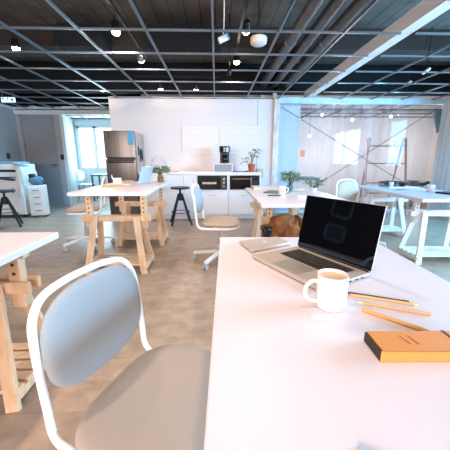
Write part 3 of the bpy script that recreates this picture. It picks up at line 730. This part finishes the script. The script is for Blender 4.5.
M().lathe([(0, 0), (.03, 0), (.07, .045), (.066, .046), (.03, .008), (0, .006)], n=26).build('bowl_body', 'blackpl', q, smooth='auto')
M().lathe([(.055, 0), (0, .012)], c=(0, 0, .034), n=20).build('contents', 'darkpl', q)
mug('white mug on the right desk beside the black tablet', 2.66, 3.40, T, .045, .09, R(170), False)
q = thing('tablet_stand', 'black tablet on a tilted silver stand at the right edge', 'tablet', (2.80, 3.20, T), R(8))
M().b2((-.17, -.10, .0), (.12, .10, .018)).build('tray_base', 'blackpl', q, bevel=.004)
M().bar((-.02, .0, .018), (.10, .04, .16), .012, .16, (1, 0, -.6)).build('screen_panel', 'alulid', q, bevel=.002)
M().bar((.06, .02, .018), (.075, .03, .12), .012, .02, (1, 0, 0)).build('stand', 'copierd', q)
quad_thing('paper_sheet', rect(2.42, 3.62, .22, .15, R(12)), T, T+.003, 'ceramic', 'white paper sheet lying on the right desk near the mug', 'paper', 0)

# ------------------------------------------------------------------ kitchen run
Yf, Yb = 5.38, 5.985
wt = tag(M().b2((-1.45, Yf-.02, .865), (.86, Yb, .90)).build('worktop', 'cab', bevel=.003), 'long white worktop along the kitchen wall', 'worktop')
def cabinet(x0, x1, label, kind, hx=None):
    c = thing('base_cabinet', label, 'cabinet', ((x0+x1)/2, (Yf+Yb)/2, 0), 0, 'white base cabinets')
    w2_, d2_ = (x1-x0)/2, (Yb-Yf)/2
    b = M()
    b.b2((-w2_+.002, -d2_+.02, .09), (-w2_+.02, d2_, .865)).b2((w2_-.02, -d2_+.02, .09), (w2_-.002, d2_, .865)).b2((-w2_+.02, -d2_+.02, .09), (w2_-.02, d2_, .11)).b2((-w2_+.02, d2_-.015, .11), (w2_-.02, d2_, .865))
    if kind == 'niche':
        b.b2((-w2_+.02, -d2_+.002, .545), (w2_-.02, d2_, .57)).b2((-w2_+.02, -d2_+.002, .845), (w2_-.02, d2_, .865))
        b.b2((-w2_+.002, -d2_, .545), (-w2_+.022, -d2_+.02, .865)).b2((w2_-.022, -d2_, .545), (w2_-.002, -d2_+.02, .865))
    b.build('carcass', 'cab', c)
    M().b2((-w2_+.002, -d2_+.06, 0), (w2_-.002, -d2_+.08, .09)).build('plinth', 'cab', c)
    if kind == 'niche':
        dr = M().b2((-w2_+.003, -d2_, .095), (w2_-.003, -d2_+.019, .54)).build('drawer', 'cab', c, bevel=.002)
        M().b2((-.07, -d2_-.02, .465), (.07, -d2_-.012, .475)).b2((-.065, -d2_-.014, .466), (-.058, -d2_, .474)).b2((.058, -d2_-.014, .466), (.065, -d2_, .474)).build('handle', 'handle', dr)
    else:
        n = 2 if (x1-x0) > .5 else 1
        for i in range(n):
            a = -w2_+2*w2_*i/n+.003; e = -w2_+2*w2_*(i+1)/n-.003
            dr = M().b2((a, -d2_, .095), (e, -d2_+.019, .86)).build('door', 'cab', c, bevel=.002)
            hx_ = e-.04 if (n == 1 or i == 0) else a+.04
            M().b2((hx_-.005, -d2_-.02, .70), (hx_+.005, -d2_-.012, .82)).b2((hx_-.004, -d2_-.014, .705), (hx_+.004, -d2_, .713)).b2((hx_-.004, -d2_-.014, .807), (hx_+.004, -d2_, .815)).build('handle', 'handle', dr)
    return c
cabinet(-1.44, -.62, 'white two door base cabinet beside the fridge', 'door')
cabinet(-.62, -.38, 'narrow white base cabinet behind the kitchen stool', 'door')
cabinet(-.38, .235, 'white base cabinet with a toaster oven over its drawer', 'niche')
cabinet(.235, .855, 'white base cabinet with a microwave, at the right end', 'niche')
ov = thing('toaster_oven', 'black toaster oven with knobs in the left kitchen niche', 'oven', (-.072, Yf+.2, .57), 0, 'ovens in the kitchen niches')
M().b2((-.275, -.185, .012), (.275, .22, .268)).build('oven_body', 'blackpl', ov, bevel=.006)
dd = M().b2((-.268, -.2, .02), (.165, -.186, .258)).build('oven_door', 'oven', ov, bevel=.004)
M().tube([(-.24, -.222, .228), (.14, -.222, .228)], .009, 10).b2((-.235, -.22, .224), (-.222, -.198, .232)).b2((.122, -.22, .224), (.135, -.198, .232)).build('oven_handle', 'steel', dd, smooth='auto')
M().b2((-.19, -.2015, .11), (.08, -.2, .15)).build('oven_glow_band', 'ovenband', dd)  # pale band on the door face, painted for the glow inside
M().b2((.168, -.192, .02), (.268, -.184, .258)).build('control_panel', 'darkpl', ov)
for z in (.07, .14, .21):
    M().lathe([(.022, 0), (.02, .02), (0, .02)], c=(.218, -.19, z), n=18, mtx=Matrix.Rotation(PI/2, 4, 'X')).build('knob', 'chrome', ov, smooth='auto')
for x in (-.24, .24): M().lathe([(.015, 0), (.015, .013)], c=(x, -.15, 0), n=12).build('foot', 'blackpl', ov)
mw = thing('microwave_oven', 'black microwave with a steel handle in the right kitchen niche', 'microwave', (.545, Yf+.2, .57), 0, 'ovens in the kitchen niches')
M().b2((-.275, -.185, .012), (.275, .22, .262)).build('oven_body', 'blackpl', mw, bevel=.006)
dd = M().b2((-.268, -.2, .02), (.135, -.186, .255)).build('oven_door', 'oven', mw, bevel=.004)
M().b2((-.24, -.2015, .205), (.10, -.2, .215)).build('door_trim', 'ovenband', dd)
M().b2((.11, -.222, .035), (.132, -.2, .24)).build('oven_handle', 'chrome', dd, bevel=.004)
M().b2((.14, -.192, .02), (.268, -.184, .255)).build('control_panel', 'blackpl', mw)
M().b2((.16, -.194, .19), (.25, -.192, .225)).build('display', 'oven', mw)
for z in range(4):
    for x in range(3): M().b2((.163+.03*x, -.1945, .05+.03*z), (.185+.03*x, -.192, .07+.03*z)).build('button', 'darkpl', mw)
for x in (-.24, .24): M().lathe([(.015, 0), (.015, .013)], c=(x, -.15, 0), n=12).build('foot', 'blackpl', mw)
# glass fronted bread box with the coffee maker on it
cr = thing('bread_box', 'low steel box under the coffee maker on the worktop', 'box', (.13, 5.58, .90))
M().b2((-.18, -.12, .0), (.18, .12, .012)).b2((-.18, -.12, .15), (.18, .12, .162)).b2((-.18, -.12, 0), (-.168, .12, .155)).b2((.168, -.12, 0), (.18, .12, .155)).b2((-.17, .108, .01), (.17, .12, .15)).build('box_shell', 'handle', cr, bevel=.003)
M().b2((-.168, -.116, .012), (.168, -.11, .15)).build('front_pane', 'copierd', cr)
cm = thing('coffee_maker', 'black coffee maker with a steel band on the low box', 'coffee maker', (.17, 5.6, 1.062))
M().b2((-.09, -.09, 0), (.09, .10, .03)).build('base_plate', 'blackpl', cm, bevel=.006)
M().b2((-.09, .02, .03), (.09, .10, .23)).build('water_tank', 'blackpl', cm, bevel=.008)
M().lathe([(0, .195), (.08, .195), (.098, .21), (.105, .31), (.10, .325), (0, .328)], c=(0, 0, 0), n=28).build('brew_head', 'blackpl', cm, smooth='auto')
M().lathe([(.1055, .215), (.1085, .30)], n=28).build('steel_band', 'steel', cm, smooth='auto')
M().lathe([(0, .032), (.06, .032), (.072, .07), (.066, .13), (.045, .16), (.045, .175), (0, .175)], c=(0, -.03, 0), n=26).build('jug', 'oven', cm, smooth='auto')
M().tube(smooth_path([(.04, -.08, .15), (.07, -.13, .14), (.07, -.14, .08), (.05, -.09, .06)], False, 5), .009, 8).build('jug_handle', 'blackpl', cm, smooth=True)
tag(M().tube(smooth_path([(.335, .02, .012), (.36, .03, .008), (.38, 0, .006), (.42, -.03, .006), (.52, .02, .006), (.60, .0, .006)], False, 6), .005, 6).b2((.58, -.02, .0), (.64, .02, .022)).build('power_cord', 'blackpl', loc=(.0, 5.66, .9)), 'thin dark power cord trailing from the coffee maker to the pot', 'cord')
pp = thing('potted_plant', 'sparse drooping plant in a terracotta pot on the worktop', 'plant', (.70, 5.62, .90), 0, 'small plants')
M().lathe([(0, 0), (.056, 0), (.07, .125), (.075, .125), (.075, .155), (.066, .155), (.064, .13), (0, .12)], n=28).build('pot', 'terracotta', pp, smooth='auto')
M().lathe([(.065, .0), (0, .004)], c=(0, 0, .135), n=20).build('soil', 'soil', pp)
s = M(); l = M(); rnd = random.Random(11)
for e in ((-.22, -.05, .16), (-.17, .0, .24), (-.05, -.05, .35), (.06, .03, .42), (.14, 0, .37), (.19, -.03, .40), (.0, .04, .30), (.11, -.06, .28)):
    base = Vector((0, 0, .135)); end = Vector((e[0], e[1], e[2]+.0)); midp = Vector((e[0]*.45, e[1]*.5, e[2]*.8+.08))
    path = smooth_path([base, midp, end], False, 6); s.tube(path, .004, 6)
    for p in path[5:]:
        for _ in range(1): l.leaf(p, (rnd.uniform(-1, 1), rnd.uniform(-1, 1), rnd.uniform(-.7, .5)), 0.05, .022, rnd.uniform(-1, 1))
s.build('stems', 'stem', pp, smooth=True); l.build('foliage', 'leafdry', pp)
tag(M().b2((-.06, -.02, -.09), (.06, .02, .09)).b2((-.05, -.024, -.07), (.05, -.02, -.005)).b2((-.05, -.024, .005), (.05, -.02, .07)).build('wooden_box', 'kraft', loc=(.93, 5.982, .86), bevel=.004), 'small wooden box fixed to the wall right of the worktop', 'box')
gv = thing('glass_jar', 'round clear glass jar on the worktop behind the tall desk', 'jar', (-1.12, 5.62, .90))
M().lathe([(0, 0), (.08, 0), (.13, .06), (.155, .15), (.13, .24), (.085, .285), (.09, .30), (.084, .30), (.08, .285), (.125, .237), (.15, .15), (.125, .063), (.078, .006), (0, .006)], n=36).build('jar_body', 'clear', gv, smooth=True)
tag(M().tube([(0, 0, 0), (0, .012, 0)], .0, 6) and M().b2((-.12, -.07, 0), (.12, .07, .025)).build('wooden_board', 'kraft', loc=(-.84, 5.5, .90), bevel=.006), 'small wooden board lying on the worktop beside the glass jar', 'board')
for z_, h_, l_ in ((1.60, .40, 'square black picture in a grey frame upper of two mirrored in the laptop screen'), (1.06, .36, 'square black picture in a grey frame lower of two mirrored in the laptop screen')):
    q = thing('picture_frame', l_, 'picture', (XL, 1.84, z_), 0, 'framed pictures on the charcoal wall')
    M().b2((0, -.21, -h_/2), (.025, -.17, h_/2)).b2((0, .17, -h_/2), (.025, .21, h_/2)).b2((0, -.21, h_/2-.04), (.025, .21, h_/2)).b2((0, -.21, -h_/2), (.025, .21, -h_/2+.04)).build('frame', 'frameg', q)
    M().b2((0, -.17, -h_/2+.04), (.012, .17, h_/2-.04)).build('picture', 'bezel', q)
# pegboards
for i, (x0, x1) in enumerate(((-.685, .072), (.078, .855))):
    tag(M().b2((-(x1-x0)/2, 0, 0), ((x1-x0)/2, .02, .565)).build('pegboard', 'peg', loc=((x0+x1)/2, 5.984, 1.235), bevel=.002), ('white pegboard on the kitchen wall, left of the pair', 'white pegboard on the kitchen wall above the coffee maker')[i], 'pegboard', 'white pegboards')
# fridge
fg = thing('refrigerator', 'steel two door refrigerator at the left end of the kitchen wall', 'refrigerator', (-1.735, 5.62, 0), 0)
M().b2((-.27, -.25, .03), (.27, .33, 1.63)).build('fridge_body', 'steelside', fg, bevel=.008)
d_ = M().b2((-.275, -.32, 1.165), (.275, -.255, 1.64)).build('freezer_door', 'steel', fg, bevel=.012, seg=3)
M().b2((-.235, -.35, 1.105), (.235, -.30, 1.166)).build('handle', 'blackpl', d_, bevel=.006)
M().b2((.155, -.3225, 1.40), (.255, -.32, 1.635)).build('energy_label', 'label', d_)
d_ = M().b2((-.275, -.32, .06), (.275, -.255, 1.145)).build('fridge_door', 'steel', fg, bevel=.012, seg=3)
M().b2((-.235, -.335, 1.075), (.235, -.312, 1.10)).build('handle', 'blackpl', d_, bevel=.006)
M().b2((-.2, -.27, 0), (.2, .3, .03)).build('plinth', 'blackpl', fg)
for i, (y, z, h) in enumerate(((5.52, 1.30, .17), (5.62, 1.22, .24), (5.70, 1.25, .2), (5.77, 1.23, .22))):
    q = thing('hanging_clip', ('black clip on the fridge side, nearest its door', 'longest black clip on the fridge side', 'black clip on the fridge side, third from its door', 'black clip on the fridge side, nearest the wall')[i], 'clip', (-1.463, y, z), 0, 'black clips on the fridge side')
    M().b2((-.002, -.018, -h/2), (.014, .018, h/2)).build('clip_body', 'blackpl', q, bevel=.004)
    M().b2((.014, -.012, h/2-.04), (.022, .012, h/2-.01)).build('magnet', 'chrome', q)
tag(M().bar((0, 0, 0), (.05, 0, .15), .008, .006, (0, 1, 0)).b2((-.03, -.03, -.0), (.03, .03, .01)).build('aerial', 'trimw', loc=(-1.74, 5.75, 1.63)), 'thin pale aerial standing on top of the fridge', 'aerial')
# light switches
for x, y, z, l in ((-4.744, 6.75, 1.22, 'black switch plate on the left wall above the copier'), (-3.76, 7.19, 1.2, 'black switch plate between the grey door and the doorway')):
    s = thing('light_switch', l, 'switch', (x, y, z), PI/2 if x < -4.5 else 0, 'black switch plates')
    M().b2((-.05, -.006, -.06), (.05, .006, .06)).build('plate', 'blackpl', s, bevel=.003)
    M().b2((-.02, -.01, -.03), (.02, -.006, .03)).build('rocker', 'darkpl', s, bevel=.002)

# ------------------------------------------------------------------ stools
def stool(label, x, y, h, rz, r=.17):
    s = thing('stool', label, 'stool', (x, y, 0), rz, 'black metal stools')
    M().lathe([(0, h-.03), (r-.01, h-.03), (r, h-.022), (r, h-.006), (r-.008, h), (0, h)], n=32).build('seat', 'black', s, smooth='auto')
    M().tube([(0, 0, h-.24), (0, 0, h-.03)], .018, 14).build('screw_column', 'black', s, smooth='auto')
    M().lathe([(.03, h-.24), (.05, h-.22), (.05, h-.13), (.03, h-.11)], n=20).build('hub', 'black', s, smooth='auto')
    for k in range(4):
        a = PI/4+k*PI/2; e = Vector((math.cos(a), math.sin(a), 0))
        M().bar(e*.04+Vector((0, 0, h-.13)), e*.25, .032, .02, (-e.y, e.x, 0)).build('leg', 'black', s, bevel=.003)
    z = .22
    rr = .04+(.25-.04)*(1-z/(h-.13))
    M().tube([(rr*math.cos(2*PI*k/24), rr*math.sin(2*PI*k/24), z) for k in range(24)], .007, 8, True).build('foot_ring', 'black', s, smooth=True)
    return s
stool('black metal stool in front of the kitchen cabinets', -.64, 5.0, .665, R(12))
stool('black metal stool in front of the copier', -3.60, 4.86, .63, R(30))
# ------------------------------------------------------------------ copier
cp = thing('photocopier', 'large white office copier with trays by the grey door', 'copier', (-4.03, 5.9, 0), R(3))
M().b2((-.5, -.28, .06), (.22, .30, .86)).build('copier_body', 'copier', cp, bevel=.015)
M().b2((-.52, -.29, .90), (.18, .30, 1.00)).build('scanner_unit', 'copier', cp, bevel=.015)
M().b2((-.50, -.24, 1.0), (.12, .28, 1.045)).build('scanner_lid', 'copierd', cp, bevel=.012)
M().b2((-.48, -.2, .86), (.12, .28, .90)).build('paper_slot', 'cabin', cp)
M().b2((-.55, -.33, .76), (.13, -.27, .775)).bar((-.5, -.30, .80), (.12, -.30, .72), .04, .1, (0, 0, 1)).build('output_tray', 'darkpl', cp, bevel=.004)
M().bar((.14, -.28, 1.02), (.38, -.33, .965), .022, .13, (0, 0, 1)).build('control_panel', 'copierd', cp, bevel=.006)
M().b2((.15, -.30, .42), (.21, .28, 1.0)).build('side_tower', 'copier', cp, bevel=.012)
for z in (.10, .26): 
    dr = M().b2((-.48, -.292, z), (.14, -.28, z+.145)).build('drawer', 'copier', cp, bevel=.004)
    M().b2((-.2, -.296, z+.06), (-.06, -.292, z+.085)).build('handle', 'copierd', dr)
M().b2((-.48, -.29, .44), (.13, -.28, .72)).build('front_door', 'copier', cp, bevel=.004)
M().b2((.02, -.295, .47), (.06, -.29, .56)).build('latch', 'copierd', cp)
for x in (-.4, .15): M().lathe([(.03, 0), (.03, .06)], c=(x, -.2, 0), n=14).build('castor', 'blackpl', cp)
cp.scale = (1, 1, 1.05)
dc = thing('drawer_unit', 'low white four drawer unit beside the copier', 'drawers', (-3.62, 5.87, 0), R(14), None)
M().b2((-.15, -.2, .04), (.14, .0, .64)).build('unit_body', 'copier', dc, bevel=.006)
for k in range(4):
    z = .08+k*.135
    dr = M().b2((-.14, -.215, z), (.13, -.2, z+.122)).build('drawer', 'copier', dc, bevel=.004)
    M().b2((-.06, -.22, z+.05), (.06, -.215, z+.07)).build('handle', 'copierd', dr)
for x in (-.11, .10): M().lathe([(.022, 0), (.022, .04)], c=(x, -.1, 0), n=12).build('castor', 'blackpl', dc)
q = thing('storage_bag', 'dusty blue soft bag on the low drawer unit', 'bag', (-3.60, 5.77, .641), R(14))
bagf(.12, .09, .085, (0, 0, .09), .04, .7).build('bag_body', 'bluecloth', q, smooth=True)
bagf(.06, .07, .045, (-.05, -.01, .18), .05, 1.7).build('bag_top', 'blackpl', q, smooth=True)

# ------------------------------------------------------------------ side room furniture
tb = thing('table', 'dark blue grey table in the bright side room', 'table', (-3.05, 8.2, 0), 0)
M().b2((-.42, -.28, .70), (.42, .28, .74)).build('tabletop', 'darktable', tb, bevel=.003)
for sx in (-1, 1):
    for sy in (-1, 1): M().b2((sx*.38-.02, sy*.24-.02, 0), (sx*.38+.02, sy*.24+.02, .70)).build('leg', 'darktable', tb)
def cafe_chair(label, x, y, rz):
    c = thing('cafe_chair', label, 'chair', (x, y, 0), rz, 'white chairs in the side room')
    M().pad(.42, .40, .03, lambda v: Vector((v.x, v.y, v.z+.45)), p=3).build('seat', 'chairw', c, smooth=True)
    M().pad(.40, .30, .02, lambda v: Vector((-.2-.1*v.x+.08*(v.y/.2)**2+v.z, v.y, .70+v.x)), p=3).build('backrest', 'chairw', c, smooth=True)
    for sx in (-1, 1):
        for sy in (-1, 1): M().tube([(sx*.15, sy*.15, .44), (sx*.19, sy*.19, 0)], .012, 8).build('leg', 'darktable', c)
    for sy in (-1, 1): M().tube([(-.17, sy*.12, .45), (-.2, sy*.12, .6)], .01, 8).build('back_post', 'chairw', c)
cafe_chair('white chair left of the dark table in the side room', -3.75, 8.3, R(0))
cafe_chair('white chair behind the dark table in the side room', -2.75, 8.78, R(-90))
# ------------------------------------------------------------------ back room furniture
rk = thing('ladder_rack', 'reddish wooden ladder rack leaning behind the partition', 'rack', (4.02, 6.75, 0), 0)
for xb, xt in ((-.50, -.46), (-.36, -.40), (.36, .40), (.50, .46)):
    yb = -.26 if abs(xb) > .45 else .26
    M().bar((xb, yb, 0), (xt, .0, 1.62), .036, .03, (1, 0, 0)).build('upright', 'rack', rk)
for z in (.36, .60, 1.05, 1.45):
    q_ = (1-z/1.62)
    M().bar((-.47, -.26*q_, z), (.47, -.26*q_, z), .024, .03, (0, 1, 0)).build('rung', 'rack', rk)
M().b2((-.47, -.02, 1.60), (-.39, .02, 1.63)).b2((.39, -.02, 1.60), (.47, .02, 1.63)).build('top_joint', 'rack', rk)
tb = thing('table', 'dark table behind the partition near the pale blue panel', 'table', (2.1, 6.7, 0), 0)
M().b2((-.35, -.25, .68), (.28, .25, .735)).build('tabletop', 'darktable', tb, bevel=.003)
for sx in (-.32, .25):
    for sy in (-1, 1): M().b2((sx-.02, sy*.22-.02, 0), (sx+.02, sy*.22+.02, .68)).build('leg', 'darktable', tb)
bt = thing('bench', 'low dark cloth covered bench behind the partition at the right', 'bench', (5.28, 7.0, 0), 0)
M().b2((-.5, -.3, .44), (.5, .3, .5)).build('bench_top', 'darktable', bt, bevel=.01)
for sx in (-1, 1):
    for sy in (-1, 1): M().b2((sx*.44-.03, sy*.26-.03, 0), (sx*.44+.03, sy*.26+.03, .44)).build('leg', 'darktable', bt)
bagf(.3, .15, .07, (-.2, 0, .56), .09, .8).build('cloth', 'darkpl', bt, smooth=True)
tag(M().b2((-.06, -.004, -.09), (.06, .004, .09)).build('wall_poster', 'cover', loc=(2.6, 8.59, 1.32)), 'small orange poster on the concrete wall behind the partition', 'poster')

# ------------------------------------------------------------------ lights
def area(name, loc, rot, sx, sy, power, col):
    l = bpy.data.lights.new(name, 'AREA'); l.shape = 'RECTANGLE'; l.size = sx; l.size_y = sy; l.energy = power; l.color = col
    o = bpy.data.objects.new(name, l); C.objects.link(o); o.location = loc; o.rotation_euler = rot; return o
area('daylight_right', (XR+.25, 1.12, 1.56), (0, R(90), 0), 1.3, 2.6, 720, (.32, .68, 1))
area('daylight_right', (XR+.25, 4.4, 1.56), (0, R(90), 0), 1.3, 1.4, 190, (.14, .56, 1))
area('rear_fill', (-1.55, YB-.25, 1.6), (R(90), 0, 0), 5.3, 1.5, 330, (1, .85, .80))  # warm fill added behind the camera, entering by the rear opening
area('daylight_sideroom', (-3.2, 9.45, 1.5), (R(-90), 0, 0), 1.9, 1.25, 200, (.60, .88, 1))
def lamp_spot(p, tgt, e, ang=80, col=(1, .79, .60)):
    l = bpy.data.lights.new('spot_or_fill', 'SPOT'); l.energy = e; l.spot_size = R(ang); l.spot_blend = .8; l.color = col; l.shadow_soft_size = .06
    o = bpy.data.objects.new('spot_or_fill', l); C.objects.link(o); o.location = p
    o.rotation_euler = (Vector(tgt)-Vector(p)).to_track_quat('-Z', 'Y').to_euler()
for i, p in enumerate(SP):
    x, y, z = p
    if abs(y-4.35) < .01 or (abs(y-3.42) < .01):
        lamp_spot((x, y, z-.03), (x*1.2-.2, 6.0, .8), 85 if x < 0 else 40, 120, (1, .80, .72) if x < 0 else (1, .70, .58)); continue
    tgt = (x, y-(1.6 if y > 5 else 0), 0)
    lamp_spot((x, y, z-.03), tgt, 34 if (y < 1 and x > 0) else 80, 110)
def point(p, e, col):
    l = bpy.data.lights.new('backroom_fill', 'POINT'); l.energy = e; l.color = col; l.shadow_soft_size = .1
    o = bpy.data.objects.new('backroom_fill', l); C.objects.link(o); o.location = p
for x, y in ((3.35, 5.3), (4.2, 4.5), (2.7, 4.7)):
    lamp_spot((x-.06, y, 2.36), (x-.1, y, 0), 45, 130, (.14, .56, 1))  # added blue fill lamps that tint the floor on the right
lamp_spot((-3.1, 5.4, 2.28), (-3.1, 5.6, 0), 230, 130, (.22, .62, 1))  # added blue fill over the copier corner, with no fixture
point((3.0, 7.2, 1.35), 70, (1, .95, .95))  # added fill without fixtures, brightening the back room
point((5.7, 7.2, 1.35), 60, (1, .95, .95))

# ------------------------------------------------------------------ world, camera, view
W = bpy.data.worlds.new('World'); SC.world = W; W.use_nodes = True
bgn = W.node_tree.nodes['Background']; bgn.inputs[0].default_value = (.78, .9, 1, 1); bgn.inputs[1].default_value = 2.0
cam = bpy.data.cameras.new('Camera'); co = bpy.data.objects.new('Camera', cam); C.objects.link(co)
cam.sensor_width = 36; cam.sensor_fit = 'HORIZONTAL'; cam.lens = 36*280/450; cam.clip_start = .02
co.location = (0, 0, 1.13)
co.rotation_euler = (PI/2-math.atan(65/280), 0, R(-1.8))
SC.camera = co
vs = SC.view_settings
vs.view_transform = 'Standard'; vs.look = 'None'; vs.exposure = 0; vs.gamma = 1; vs.use_curve_mapping = False
SC.cycles.use_denoising = True
SC.cycles.max_bounces = 10; SC.cycles.transparent_max_bounces = 12; SC.cycles.caustics_reflective = False; SC.cycles.caustics_refractive = False
SC.cycles.sample_clamp_indirect = 6
